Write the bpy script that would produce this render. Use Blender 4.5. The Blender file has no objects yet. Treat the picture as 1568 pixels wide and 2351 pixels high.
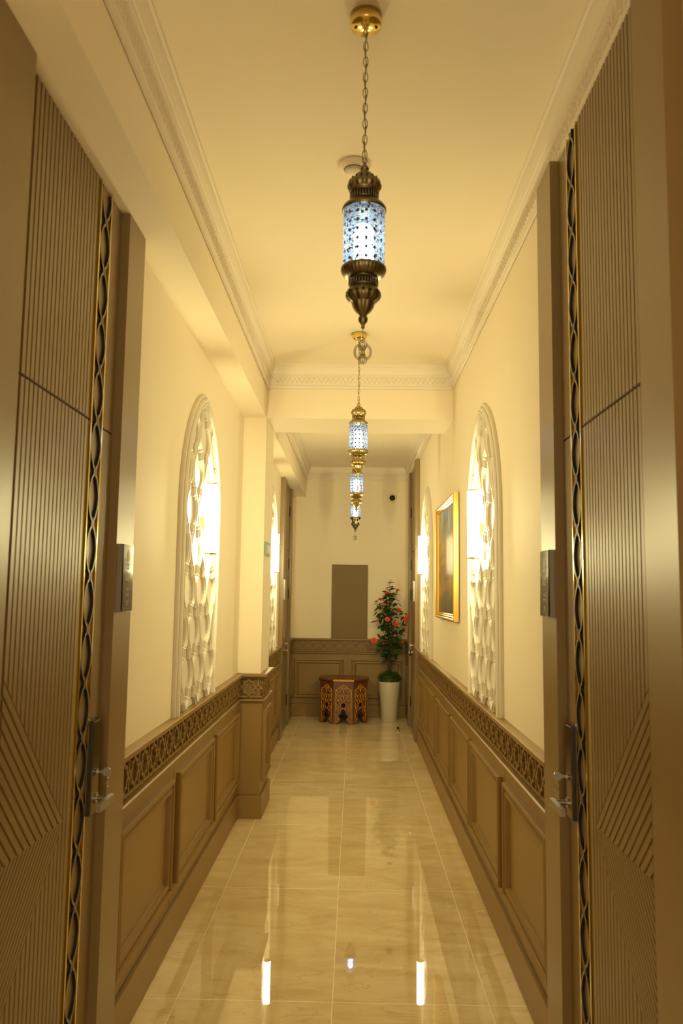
import bpy, bmesh, math, random
from mathutils import Vector, Matrix
random.seed(7)
S = bpy.context.scene
COL = S.collection

# ------------------------------------------------------------------ camera
FPX = 1809.9
cd = bpy.data.cameras.new('camera')
cam = bpy.data.objects.new('camera', cd); COL.objects.link(cam)
cd.sensor_fit = 'VERTICAL'; cd.sensor_height = 36.0; cd.lens = 36.0 * FPX / 2351
PITCH, YAW, ROLL, CAMZ = 0.104517, 0.0178065, 0.0130724, 1.55553
cy, sy, cp, sp, cr, sr = math.cos(YAW), math.sin(YAW), math.cos(PITCH), math.sin(PITCH), math.cos(ROLL), math.sin(ROLL)
fw = Vector((-sy * cp, cy * cp, sp)); rt0 = Vector((cy, sy, 0)); up0 = rt0.cross(fw)
rt = cr * rt0 + sr * up0; up = -sr * rt0 + cr * up0
m = Matrix((rt, up, -fw)).transposed().to_4x4(); m.translation = (0, 0, CAMZ)
cam.matrix_world = m
cd.clip_start = 0.05
cd.dof.use_dof = True; cd.dof.focus_distance = 6.4; cd.dof.aperture_fstop = 4.8
S.camera = cam

# ------------------------------------------------------------------ world, exposure
S.view_settings.view_transform = 'Standard'; S.view_settings.look = 'None'
S.view_settings.gamma = 1.0; S.view_settings.use_curve_mapping = False
S.view_settings.exposure = 0.0
W = bpy.data.worlds.new('world'); S.world = W; W.use_nodes = True
W.node_tree.nodes['Background'].inputs[0].default_value = (1.0, 0.82, 0.47, 1)
W.node_tree.nodes["Background"].inputs[1].default_value = 2.9
SCONCE_E = 154.0
BULB_E = 15.0
WARM = (0.97, 0.85, 0.42)
COOL = (0.72, 0.86, 1.0)
S.cycles.max_bounces = 10; S.cycles.diffuse_bounces = 6; S.cycles.glossy_bounces = 4
S.cycles.transparent_max_bounces = 12
S.cycles.sample_clamp_indirect = 4.0
S.cycles.caustics_reflective = False; S.cycles.caustics_refractive = False
S.cycles.use_denoising = True

# ------------------------------------------------------------------ materials
MATS = {}
def mat(name, col, rough=0.5, metal=0.0, spec=0.5, emit=None, es=0.0, var=0.0, vscale=8.0, bump=0.0, bscale=200.0, coat=0.0, rvar=0.0):
    M = bpy.data.materials.new(name); M.use_nodes = True
    nt = M.node_tree; b = nt.nodes['Principled BSDF']
    b.inputs['Base Color'].default_value = (*col, 1); b.inputs['Roughness'].default_value = rough
    b.inputs['Metallic'].default_value = metal; b.inputs['Specular IOR Level'].default_value = spec
    if coat: b.inputs['Coat Weight'].default_value = coat; b.inputs['Coat Roughness'].default_value = 0.05
    if emit: b.inputs['Emission Color'].default_value = (*emit, 1); b.inputs['Emission Strength'].default_value = es
    tc = nt.nodes.new('ShaderNodeTexCoord')
    n = nt.nodes.new('ShaderNodeTexNoise'); n.inputs['Scale'].default_value = vscale; n.inputs['Detail'].default_value = 4
    nt.links.new(tc.outputs['Object'], n.inputs['Vector'])
    if var > 0:
        mx = nt.nodes.new('ShaderNodeMix'); mx.data_type = 'RGBA'
        mx.inputs['A'].default_value = (*[max(0, c * (1 - var)) for c in col], 1)
        mx.inputs['B'].default_value = (*[min(1, c * (1 + var)) for c in col], 1)
        nt.links.new(n.outputs['Fac'], mx.inputs['Factor']); nt.links.new(mx.outputs['Result'], b.inputs['Base Color'])
    if rvar > 0:
        mr = nt.nodes.new('ShaderNodeMapRange'); mr.inputs['To Min'].default_value = rough - rvar; mr.inputs['To Max'].default_value = rough + rvar
        nt.links.new(n.outputs['Fac'], mr.inputs['Value']); nt.links.new(mr.outputs['Result'], b.inputs['Roughness'])
    if bump > 0:
        n2 = nt.nodes.new('ShaderNodeTexNoise'); n2.inputs['Scale'].default_value = bscale; n2.inputs['Detail'].default_value = 2
        nt.links.new(tc.outputs['Object'], n2.inputs['Vector'])
        bp = nt.nodes.new('ShaderNodeBump'); bp.inputs['Strength'].default_value = bump; bp.inputs['Distance'].default_value = 0.001
        nt.links.new(n2.outputs['Fac'], bp.inputs['Height']); nt.links.new(bp.outputs['Normal'], b.inputs['Normal'])
    MATS[name] = M
    return M

PLASTER = mat('plaster', (0.85, 0.76, 0.60), 0.7, spec=0.25, var=0.015, vscale=2.0, bump=0.12, bscale=350)
CEILM = mat('ceiling_paint', (0.85, 0.76, 0.61), 0.75, spec=0.2, var=0.01, vscale=2.0)
CORNM = mat('cornice_paint', (0.80, 0.73, 0.63), 0.55, spec=0.3)
LATWHITE = mat('white_lattice_paint', (0.76, 0.71, 0.63), 0.4, spec=0.4)
BRONZE = mat('bronze_lacquer', (0.275, 0.170, 0.056), 0.38, spec=0.45, var=0.05, vscale=3.0, bump=0.05, bscale=500)
DOORM = mat('door_lacquer', (0.250, 0.172, 0.082), 0.33, spec=0.5, var=0.04, vscale=3.0, bump=0.04, bscale=500)
BACKB = mat('shaded_recess_backing', (0.13, 0.083, 0.035), 0.5)  # darker than the bronze: shade inside the frieze holes is in the colour
BACKL = mat('lightly_shaded_backing', (0.19, 0.117, 0.04), 0.55)  # same depth of frieze, with less hole shade put into the colour
GROOVE = mat('groove_brown', (0.085, 0.058, 0.028), 0.5)
GOLD = mat('polished_gold', (0.82, 0.62, 0.20), 0.16, metal=1.0)
FRAMEGOLD = mat('picture_frame_gold', (0.88, 0.56, 0.14), 0.28, metal=1.0)
BRASS = mat('aged_brass', (0.42, 0.32, 0.14), 0.30, metal=1.0, var=0.25, vscale=60)
BRASSD = mat('dark_antique_brass', (0.24, 0.205, 0.12), 0.34, metal=1.0, var=0.25, vscale=60)
PIERCE = mat('pierced_opening', (0.008, 0.006, 0.004), 0.8)
LATB = mat('lattice_bronze', (0.22, 0.17, 0.11), 0.35, spec=0.5)
LATK = mat('lattice_cut_edge', (0.006, 0.006, 0.006), 0.5)
STEEL = mat('brushed_steel', (0.46, 0.44, 0.42), 0.28, metal=1.0)
LOCKM = mat('lock_gunmetal', (0.09, 0.08, 0.075), 0.3, metal=0.7)
LOCKG = mat('lock_glass', (0.03, 0.015, 0.008), 0.12)
LOCKC = mat('lock_bronze', (0.19, 0.13, 0.06), 0.3, metal=0.4)
SIGNS = mat('sign_side_grey', (0.28, 0.25, 0.23), 0.35, metal=0.5)
SIGNF = mat('sign_smoked_glass', (0.040, 0.025, 0.012), 0.05, spec=0.12)
INK = mat('sign_lettering', (0.62, 0.52, 0.34), 0.5)
INKD = mat('sign_lettering_gold', (0.32, 0.24, 0.10), 0.5)
SIGNW = mat('sign_white_strip', (0.85, 0.8, 0.7), 0.3)
HINGE = mat('hinge_black', (0.008, 0.008, 0.008), 0.4)
TEAL = mat('teal_plate', (0.16, 0.26, 0.17), 0.4)
PINKW = mat('pale_plate', (0.72, 0.58, 0.48), 0.4)
WHITEP = mat('white_plastic', (0.78, 0.74, 0.68), 0.4)
BLACKP = mat('black_lens', (0.006, 0.006, 0.008), 0.12)
POTM = mat('white_pot', (0.62, 0.55, 0.44), 0.42, var=0.02)
SOIL = mat('soil', (0.012, 0.009, 0.006), 0.9)
BARK = mat('bark', (0.06, 0.035, 0.018), 0.8, var=0.4, vscale=60)
LEAFM = mat('leaf_green', (0.030, 0.080, 0.020), 0.35, var=0.5, vscale=9)
BOXM = mat('boxwood_green', (0.030, 0.070, 0.008), 0.45, var=0.7, vscale=40)
STEMM = mat('stem_green', (0.05, 0.08, 0.02), 0.6)
PETAL = mat('coral_petal', (0.95, 0.14, 0.055), 0.6, var=0.25, vscale=40)
WOODM = mat('walnut_wood', (0.135, 0.050, 0.014), 0.33, var=0.25, vscale=14)
INLAY = mat('carved_pale_wood', (0.78, 0.38, 0.07), 0.4)
EDGEG = mat('edge_sheen_tint', (0.62, 0.30, 0.05), 0.3)  # lamp reflection on the table top's edge, put into the colour
RUBBER = mat('black_rubber', (0.006, 0.006, 0.006), 0.5)
PANELB = mat('painted_panel_brown', (0.215, 0.145, 0.065), 0.6, spec=0.3, bump=0.2, bscale=600)

def emis(name, col, st):
    M = bpy.data.materials.new(name); M.use_nodes = True; nt = M.node_tree; nt.nodes.clear()
    o = nt.nodes.new('ShaderNodeOutputMaterial'); e = nt.nodes.new('ShaderNodeEmission')
    e.inputs[0].default_value = (*col, 1); e.inputs[1].default_value = st
    nt.links.new(e.outputs[0], o.inputs[0]); return M
SCONCEM = emis('lit_sconce_tube', WARM, SCONCE_E)
BULBM = emis('lit_bulb', COOL, BULB_E)

def floor_mat():
    M = bpy.data.materials.new('polished_floor_tile'); M.use_nodes = True; nt = M.node_tree; L = nt.links
    b = nt.nodes['Principled BSDF']; N = nt.nodes.new
    g = N('ShaderNodeNewGeometry'); sx = N('ShaderNodeSeparateXYZ'); L.new(g.outputs['Position'], sx.inputs[0])
    def math_(op, a, bb=None, c=None):
        n = N('ShaderNodeMath'); n.operation = op
        for i, v in enumerate((a, bb, c)):
            if v is None: continue
            if isinstance(v, (int, float)): n.inputs[i].default_value = v
            else: L.new(v, n.inputs[i])
        return n.outputs[0]
    u = math_('DIVIDE', math_('ADD', sx.outputs[0], 0.0676 + 6.0), 0.6)
    v = math_('DIVIDE', math_('ADD', sx.outputs[1], -9.0312 + 11.6546), 1.16546)
    fu = math_('FRACT', u); fv = math_('FRACT', v)
    du = math_('MULTIPLY', math_('MINIMUM', fu, math_('SUBTRACT', 1, fu)), 0.6)
    dv = math_('MULTIPLY', math_('MINIMUM', fv, math_('SUBTRACT', 1, fv)), 1.165)
    d = math_('MINIMUM', du, dv); grout = math_('LESS_THAN', d, 0.0013)
    cu = math_('FLOOR', u); cv = math_('FLOOR', v)
    off = N('ShaderNodeCombineXYZ'); L.new(math_('MULTIPLY', cu, 3.7), off.inputs[0]); L.new(math_('MULTIPLY', cv, 5.3), off.inputs[1]); L.new(math_('ADD', math_('MULTIPLY', cu, 1.3), cv), off.inputs[2])
    ad = N('ShaderNodeVectorMath'); ad.operation = 'ADD'; L.new(g.outputs['Position'], ad.inputs[0]); L.new(off.outputs[0], ad.inputs[1])
    mp = N('ShaderNodeMapping'); mp.inputs['Scale'].default_value = (1.0, 2.6, 1); mp.inputs['Rotation'].default_value = (0, 0, 0.35); L.new(ad.outputs[0], mp.inputs[0])
    n1 = N('ShaderNodeTexNoise'); n1.inputs['Scale'].default_value = 1.7; n1.inputs['Detail'].default_value = 9; n1.inputs['Roughness'].default_value = 0.62; n1.inputs['Distortion'].default_value = 1.4
    L.new(mp.outputs[0], n1.inputs['Vector'])
    r1 = N('ShaderNodeValToRGB'); e = r1.color_ramp.elements
    e[0].position = 0.30; e[0].color = (0.64, 0.48, 0.26, 1); e[1].position = 0.70; e[1].color = (0.82, 0.69, 0.45, 1)
    x = r1.color_ramp.elements.new(0.5); x.color = (0.73, 0.58, 0.34, 1)
    L.new(n1.outputs['Fac'], r1.inputs[0])
    n2 = N('ShaderNodeTexNoise'); n2.inputs['Scale'].default_value = 1.1; n2.inputs['Detail'].default_value = 6; n2.inputs['Distortion'].default_value = 2.6
    L.new(mp.outputs[0], n2.inputs['Vector'])
    vein = math_('ABSOLUTE', math_('SUBTRACT', n2.outputs['Fac'], 0.5))
    vr = N('ShaderNodeMapRange'); vr.inputs['From Min'].default_value = 0.0; vr.inputs['From Max'].default_value = 0.012; vr.inputs['To Min'].default_value = 0.45; vr.inputs['To Max'].default_value = 0.0
    L.new(vein, vr.inputs['Value'])
    mx = N('ShaderNodeMix'); mx.data_type = 'RGBA'; L.new(vr.outputs[0], mx.inputs['Factor']); L.new(r1.outputs[0], mx.inputs['A']); mx.inputs['B'].default_value = (0.52, 0.34, 0.15, 1)
    mg = N('ShaderNodeMix'); mg.data_type = 'RGBA'; L.new(grout, mg.inputs['Factor']); L.new(mx.outputs['Result'], mg.inputs['A']); mg.inputs['B'].default_value = (0.90, 0.81, 0.60, 1)
    L.new(mg.outputs['Result'], b.inputs['Base Color'])
    rr = math_('ADD', math_('MULTIPLY', grout, 0.4), 0.010); L.new(rr, b.inputs['Roughness'])
    b.inputs['Specular IOR Level'].default_value = 0.85
    # the tiles are very slightly uneven, each tilted a little
    nw = N('ShaderNodeTexNoise'); nw.inputs['Scale'].default_value = 2.4; nw.inputs['Detail'].default_value = 1; L.new(ad.outputs[0], nw.inputs['Vector'])
    bp = N('ShaderNodeBump'); bp.inputs['Strength'].default_value = 0.10; bp.inputs['Distance'].default_value = 0.0012; L.new(nw.outputs['Fac'], bp.inputs['Height']); L.new(bp.outputs[0], b.inputs['Normal'])
    return M
FLOORM = floor_mat()

def mosaic_mat():
    M = bpy.data.materials.new('mosaic_glass'); M.use_nodes = True; nt = M.node_tree; L = nt.links; nt.nodes.clear(); N = nt.nodes.new
    out = N('ShaderNodeOutputMaterial'); uv = N('ShaderNodeUVMap'); uv.uv_map = 'UVMap'
    sx = N('ShaderNodeSeparateXYZ'); L.new(uv.outputs[0], sx.inputs[0])
    def math_(op, a, bb=None):
        n = N('ShaderNodeMath'); n.operation = op
        for i, v in enumerate((a, bb)):
            if v is None: continue
            if isinstance(v, (int, float)): n.inputs[i].default_value = v
            else: L.new(v, n.inputs[i])
        return n.outputs[0]
    fu = math_('SUBTRACT', math_('FRACT', sx.outputs[0]), 0.5); fv = math_('SUBTRACT', math_('FRACT', sx.outputs[1]), 0.5)
    dia = math_('LESS_THAN', math_('ADD', math_('ABSOLUTE', fu), math_('ABSOLUTE', fv)), 0.24)
    vo = N('ShaderNodeTexVoronoi'); vo.feature = 'DISTANCE_TO_EDGE'; vo.inputs['Scale'].default_value = 4.2; vo.inputs['Randomness'].default_value = 0.55; L.new(uv.outputs[0], vo.inputs['Vector'])
    edge = math_('LESS_THAN', vo.outputs['Distance'], 0.085)
    dark = math_('MAXIMUM', dia, edge)
    vc = N('ShaderNodeTexVoronoi'); vc.inputs['Scale'].default_value = 4.2; vc.inputs['Randomness'].default_value = 0.55; L.new(uv.outputs[0], vc.inputs['Vector'])
    sc = N('ShaderNodeSeparateColor'); L.new(vc.outputs['Color'], sc.inputs[0])
    rp = N('ShaderNodeValToRGB'); e = rp.color_ramp.elements
    e[0].position = 0.0; e[0].color = (0.50, 0.72, 0.96, 1); e[1].position = 1.0; e[1].color = (0.92, 0.97, 1.0, 1)
    q = rp.color_ramp.elements.new(0.80); q.color = (0.72, 0.88, 1.0, 1); q = rp.color_ramp.elements.new(0.86); q.color = (1.0, 0.74, 0.42, 1); q = rp.color_ramp.elements.new(0.9); q.color = (0.75, 0.88, 1.0, 1)
    L.new(sc.outputs[0], rp.inputs[0])
    tr = N('ShaderNodeBsdfTransparent'); L.new(rp.outputs[0], tr.inputs[0])
    tl = N('ShaderNodeBsdfTranslucent'); L.new(rp.outputs[0], tl.inputs[0])
    em = N('ShaderNodeEmission'); L.new(rp.outputs[0], em.inputs[0]); L.new(math_('ADD', math_('MULTIPLY', sc.outputs[1], 0.30), 0.03), em.inputs[1])
    gl = N('ShaderNodeBsdfGlossy'); gl.inputs['Roughness'].default_value = 0.15
    m1 = N('ShaderNodeMixShader'); m1.inputs[0].default_value = 0.22; L.new(tr.outputs[0], m1.inputs[1]); L.new(tl.outputs[0], m1.inputs[2])
    a1 = N('ShaderNodeAddShader'); L.new(m1.outputs[0], a1.inputs[0]); L.new(em.outputs[0], a1.inputs[1])
    m2 = N('ShaderNodeMixShader'); m2.inputs[0].default_value = 0.06; L.new(a1.outputs[0], m2.inputs[1]); L.new(gl.outputs[0], m2.inputs[2])
    dk = N('ShaderNodeBsdfPrincipled'); dk.inputs['Base Color'].default_value = (0.09, 0.06, 0.035, 1); dk.inputs['Roughness'].default_value = 0.5
    m3 = N('ShaderNodeMixShader'); L.new(dark, m3.inputs[0]); L.new(m2.outputs[0], m3.inputs[1]); L.new(dk.outputs[0], m3.inputs[2])
    L.new(m3.outputs[0], out.inputs[0]); return M
MOSAIC = mosaic_mat()

def painting_mat():
    # procedural landscape: grey-blue sky over ochre and brown buildings and a sandy path
    M = bpy.data.materials.new('oil_painting'); M.use_nodes = True; nt = M.node_tree; L = nt.links; b = nt.nodes['Principled BSDF']; N = nt.nodes.new
    uv = N('ShaderNodeUVMap'); uv.uv_map = 'UVMap'; sx = N('ShaderNodeSeparateXYZ'); L.new(uv.outputs[0], sx.inputs[0])
    n = N('ShaderNodeTexNoise'); n.inputs['Scale'].default_value = 4.0; n.inputs['Detail'].default_value = 8; n.inputs['Distortion'].default_value = 0.8; L.new(uv.outputs[0], n.inputs['Vector'])
    def math_(op, a, bb=None):
        k = N('ShaderNodeMath'); k.operation = op
        for i, v in enumerate((a, bb)):
            if v is None: continue
            if isinstance(v, (int, float)): k.inputs[i].default_value = v
            else: L.new(v, k.inputs[i])
        return k.outputs[0]
    y = math_('ADD', sx.outputs[1], math_('MULTIPLY', math_('SUBTRACT', n.outputs['Fac'], 0.5), 0.5))
    r = N('ShaderNodeValToRGB'); e = r.color_ramp.elements
    e[0].position = 0.0; e[0].color = (0.07, 0.065, 0.025, 1); e[1].position = 1.0; e[1].color = (0.42, 0.34, 0.20, 1)
    for p_, c in ((0.14, (0.13, 0.12, 0.05)), (0.24, (0.46, 0.27, 0.07)), (0.34, (0.17, 0.12, 0.05)), (0.48, (0.38, 0.25, 0.09)), (0.58, (0.24, 0.18, 0.10)), (0.7, (0.46, 0.34, 0.15)), (0.79, (0.27, 0.31, 0.33)), (0.88, (0.33, 0.42, 0.52))):
        q = r.color_ramp.elements.new(p_); q.color = (*c, 1)
    L.new(y, r.inputs[0])
    mp = N('ShaderNodeMapping'); mp.inputs['Scale'].default_value = (9, 1.4, 1); L.new(uv.outputs[0], mp.inputs[0])
    n2 = N('ShaderNodeTexNoise'); n2.inputs['Scale'].default_value = 2.0; n2.inputs['Detail'].default_value = 5; L.new(mp.outputs[0], n2.inputs['Vector'])
    mx = N('ShaderNodeMix'); mx.data_type = 'RGBA'; mx.blend_type = 'OVERLAY'; mx.inputs['Factor'].default_value = 0.45; L.new(r.outputs[0], mx.inputs['A'])
    rr = N('ShaderNodeValToRGB'); rr.color_ramp.elements[0].position = 0.35; rr.color_ramp.elements[1].position = 0.65; L.new(n2.outputs['Fac'], rr.inputs[0]); L.new(rr.outputs[0], mx.inputs['B'])
    L.new(mx.outputs['Result'], b.inputs['Base Color']); b.inputs['Roughness'].default_value = 0.3
    return M
PAINTM = painting_mat()

def carved_mat():
    M = bpy.data.materials.new('carved_table_top'); M.use_nodes = True; nt = M.node_tree; L = nt.links; b = nt.nodes['Principled BSDF']; N = nt.nodes.new
    tc = N('ShaderNodeTexCoord'); v = N('ShaderNodeTexVoronoi'); v.feature = 'DISTANCE_TO_EDGE'; v.inputs['Scale'].default_value = 26; L.new(tc.outputs['Object'], v.inputs['Vector'])
    r = N('ShaderNodeValToRGB'); r.color_ramp.elements[0].position = 0.05; r.color_ramp.elements[0].color = (0.10, 0.035, 0.008, 1); r.color_ramp.elements[1].position = 0.2; r.color_ramp.elements[1].color = (0.24, 0.09, 0.02, 1)
    L.new(v.outputs['Distance'], r.inputs[0]); L.new(r.outputs[0], b.inputs['Base Color']); b.inputs['Roughness'].default_value = 0.35
    bp = N('ShaderNodeBump'); bp.inputs['Distance'].default_value = 0.002; L.new(v.outputs['Distance'], bp.inputs['Height']); L.new(bp.outputs[0], b.inputs['Normal'])
    return M
CARVED = carved_mat()

# ------------------------------------------------------------------ mesh helpers
class MB:
    def __init__(s, fr=None): s.v = []; s.f = []; s.mi = []; s.sm = []; s.uv = []; s.fr = fr; s.cur = 0
    def add(s, pts, faces, smooth=False, uvs=None):
        k = len(s.v); fr = s.fr
        s.v += [tuple(fr(*p)) if fr else tuple(p) for p in pts]
        for i, f in enumerate(faces):
            s.f.append([k + a for a in f]); s.mi.append(s.cur); s.sm.append(smooth); s.uv.append(uvs[i] if uvs else None)
    def box(s, a0, a1, b0, b1, c0, c1):
        p = [(x, y, z) for x in (a0, a1) for y in (b0, b1) for z in (c0, c1)]
        s.add(p, [(0, 1, 3, 2), (4, 6, 7, 5), (0, 4, 5, 1), (2, 3, 7, 6), (0, 2, 6, 4), (1, 5, 7, 3)])
    def prism(s, poly, n0, n1, bev=0.0, sidemat=None):
        """poly: list of (a,b); extruded along third axis from n0 to n1"""
        k = len(poly); cx = sum(p[0] for p in poly) / k; cy_ = sum(p[1] for p in poly) / k
        top = poly
        if bev:
            top = [(p[0] + (cx - p[0]) * bev, p[1] + (cy_ - p[1]) * bev) for p in poly]
        pts = [(p[0], p[1], n0) for p in poly] + [(p[0], p[1], n1) for p in top]
        c = s.cur
        s.add(pts, [tuple(range(k)), tuple(range(k, 2 * k))])
        if sidemat is not None: s.cur = sidemat
        s.add(pts, [(i, (i + 1) % k, k + (i + 1) % k, k + i) for i in range(k)])
        s.cur = c
    def tube(s, path, r, n=6, closed=False, cap=True):
        P = [Vector(p) for p in path]; N_ = len(P); rings = []
        t0 = (P[1] - P[0]).normalized(); ref = Vector((0, 0, 1)) if abs(t0.z) < 0.9 else Vector((1, 0, 0))
        nrm = t0.cross(ref).normalized()
        for i in range(N_):
            a = P[i - 1] if (i > 0 or closed) else P[i]; b = P[(i + 1) % N_] if (i < N_ - 1 or closed) else P[i]
            t = (b - a).normalized(); nrm = (nrm - t * nrm.dot(t))
            nrm = nrm.normalized() if nrm.length > 1e-6 else t.orthogonal().normalized()
            bi = t.cross(nrm); rr = r[i] if isinstance(r, (list, tuple)) else r
            rings.append([P[i] + nrm * (rr * math.cos(2 * math.pi * j / n)) + bi * (rr * math.sin(2 * math.pi * j / n)) for j in range(n)])
        pts = [tuple(q) for R_ in rings for q in R_]; F = []
        for i in range(N_ if closed else N_ - 1):
            i2 = (i + 1) % N_
            for j in range(n): F.append((i * n + j, i * n + (j + 1) % n, i2 * n + (j + 1) % n, i2 * n + j))
        if cap and not closed: F += [tuple(range(n)), tuple((N_ - 1) * n + j for j in range(n))]
        s.add(pts, F, True)
    def lathe(s, prof, n=32, c=(0, 0, 0), flute=None, uvscale=None):
        """prof: [(r,z)], axis z through c; flute=(count, amount) radial modulation on every ring where given r>0"""
        pts = []; F = []; U = []
        for (r, z, *fl) in prof:
            for j in range(n):
                a = 2 * math.pi * j / n; q = r
                if flute and (not fl or fl[0]): q = r * (1 + flute[1] * math.cos(flute[0] * a))
                pts.append((c[0] + q * math.cos(a), c[1] + q * math.sin(a), c[2] + z))
        for i in range(len(prof) - 1):
            for j in range(n):
                F.append((i * n + j, i * n + (j + 1) % n, (i + 1) * n + (j + 1) % n, (i + 1) * n + j))
                if uvscale:
                    u0, u1 = uvscale[0] * j / n, uvscale[0] * (j + 1) / n; v0, v1 = prof[i][1] * uvscale[1], prof[i + 1][1] * uvscale[1]
                    U.append(((u0, v0), (u1, v0), (u1, v1), (u0, v1)))
        s.add(pts, F, True, U if uvscale else None)
    def strap(s, a, b, w, n0, n1, ext=0.5):
        d = Vector((b[0] - a[0], b[1] - a[1])); l = d.length
        if l < 1e-7: return
        d /= l; q = Vector((-d.y, d.x)) * (w / 2); e = d * (w * ext)
        A = Vector(a) - e; B = Vector(b) + e
        s.prism([tuple(A + q), tuple(B + q), tuple(B - q), tuple(A - q)], n0, n1)
    def ribbon(s, path, prof, closed=False):
        """mitred strip along a path; prof: [(sideways, height)] from one edge over the top to the other"""
        P = [path[0]]
        for q in path[1:]:
            if math.hypot(q[0] - P[-1][0], q[1] - P[-1][1]) > 1e-5: P.append(q)
        if closed and math.hypot(P[0][0] - P[-1][0], P[0][1] - P[-1][1]) < 1e-5: P.pop()
        if len(P) < 2: return
        s.sweep(P, prof, closed)
    def flat_ribbon(s, path, w, n0, n1, closed=False, sidemat=None):
        c = s.cur
        s.ribbon(path, [(-w / 2, n1), (w / 2, n1)], closed)
        if sidemat is not None: s.cur = sidemat
        s.ribbon(path, [(-w / 2, n0), (-w / 2, n1)], closed); s.ribbon(path, [(w / 2, n1), (w / 2, n0)], closed)
        s.cur = c
    def sweep(s, path, prof, closed=False, side=1):
        """path: 2D points (a,b); prof: [(inward offset, height)]; mitred"""
        n = len(path); k = len(prof); pts = []
        for i in range(n):
            p = Vector(path[i]); a = Vector(path[i - 1]) if (i or closed) else None; b = Vector(path[(i + 1) % n]) if (i < n - 1 or closed) else None
            d1 = (p - a).normalized() if a is not None else (b - p).normalized(); d2 = (b - p).normalized() if b is not None else d1
            n1 = Vector((-d1.y, d1.x)) * side; n2 = Vector((-d2.y, d2.x)) * side
            mt = (n1 + n2); mt = mt / max(0.3, mt.dot(n1)) if mt.length > 1e-6 else n1
            for (o, h) in prof: pts.append((p.x + mt.x * o, p.y + mt.y * o, h))
        F = []
        for i in range(n if closed else n - 1):
            i2 = (i + 1) % n
            for j in range(k - 1): F.append((i * k + j, i2 * k + j, i2 * k + j + 1, i * k + j + 1))
        if not closed and k > 2: F += [tuple(range(k)), tuple((n - 1) * k + j for j in range(k))]
        s.add(pts, F)
    def build(s, name, mats, parent=None, origin=(0, 0, 0)):
        me = bpy.data.meshes.new(name)
        ox, oy, oz = origin
        me.from_pydata([(x - ox, y - oy, z - oz) for x, y, z in s.v], [], s.f)
        mats = mats if isinstance(mats, (list, tuple)) else [mats]
        for m_ in mats: me.materials.append(m_)
        me.polygons.foreach_set('material_index', s.mi); me.polygons.foreach_set('use_smooth', s.sm)
        if any(u for u in s.uv):
            ul = me.uv_layers.new(name='UVMap'); li = 0
            for f, u in zip(s.f, s.uv):
                for q in range(len(f)):
                    if u: ul.data[li].uv = u[q]
                    li += 1
        bm = bmesh.new(); bm.from_mesh(me); bmesh.ops.recalc_face_normals(bm, faces=bm.faces); bm.to_mesh(me); bm.free()
        me.update()
        o = bpy.data.objects.new(name, me); COL.objects.link(o)
        if parent: o.parent = parent
        o.location = origin
        return o

def clip(poly, a, b, c):
    """keep a*x+b*y >= c"""
    out = []
    for i in range(len(poly)):
        p, q = poly[i], poly[(i + 1) % len(poly)]; dp = a * p[0] + b * p[1] - c; dq = a * q[0] + b * q[1] - c
        if dp >= 0: out.append(p)
        if (dp > 0 and dq < 0) or (dp < 0 and dq > 0):
            t = dp / (dp - dq); out.append((p[0] + (q[0] - p[0]) * t, p[1] + (q[1] - p[1]) * t))
    return out

def tag(o, label, cat, group=None, kind=None):
    if label: o['label'] = label
    if cat: o['category'] = cat
    if group: o['group'] = group
    if kind: o['kind'] = kind
    return o
def struct(o, label=None, cat=None):
    o['kind'] = 'structure'
    if label: o['label'] = label
    if cat: o['category'] = cat
    return o
def thing(name, loc, label=None, cat=None, group=None, kind=None):
    o = bpy.data.objects.new(name, None); COL.objects.link(o); o.location = loc; o.empty_display_size = 0.05
    return tag(o, label, cat, group, kind)
def dup_tree(root, loc=None, rot=None, label=None, scale=None):
    r = root.copy(); COL.objects.link(r)
    if loc is not None: r.location = loc
    if rot is not None: r.rotation_euler = rot
    if scale is not None: r.scale = scale
    if label: r['label'] = label
    for ch in list(root.children):
        c = ch.copy(); COL.objects.link(c); c.parent = r
        for g in list(ch.children):
            d = g.copy(); COL.objects.link(d); d.parent = c
    return r

# frames: (s, z, n) -> world ; s runs along the wall, n out of the wall into the corridor
LW, RW, EW, CH = -0.825, 0.705, 10.34, 3.23
frL = lambda s, z, n: (LW + n, s, z)
frR = lambda s, z, n: (RW - n, s, z)
frE = lambda s, z, n: (s, EW - n, z)
COLX, CY0, CY1, BZ = -0.66, 5.68, 6.19, 2.84     # column and beam face, column depth, beam underside
Y_BACK = -3.0

# ------------------------------------------------------------------ shell
b = MB(); b.box(-1.0, 0.9, Y_BACK, EW + 0.1, -0.12, 0); struct(b.build('floor', FLOORM), 'glossy beige marble-look tile floor of the corridor', 'floor')
b = MB(); b.box(-1.0, 0.9, Y_BACK, EW + 0.1, CH, CH + 0.1); struct(b.build('ceiling', CEILM), 'cream painted corridor ceiling', 'ceiling')
b = MB(); b.box(LW - 0.12, LW, Y_BACK, EW + 0.1, 0, CH); struct(b.build('wall_left', PLASTER), 'left cream plaster wall', 'wall')
b = MB(); b.box(RW, RW + 0.12, Y_BACK, EW + 0.1, 0, CH); struct(b.build('wall_right', PLASTER), 'right cream plaster wall', 'wall')
b = MB(); b.box(LW, RW, EW, EW + 0.1, 0, CH); struct(b.build('wall_end', PLASTER), 'cream end wall of the corridor', 'wall')
b = MB(); b.box(LW, COLX, Y_BACK, EW, BZ, CH); struct(b.build('ceiling_beam', PLASTER), 'boxed beam running along the top of the left wall', 'beam')
b = MB(); b.box(COLX, RW, CY0, CY1, BZ, CH); struct(b.build('ceiling_beam', PLASTER), 'boxed beam crossing the corridor overhead', 'beam')
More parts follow.
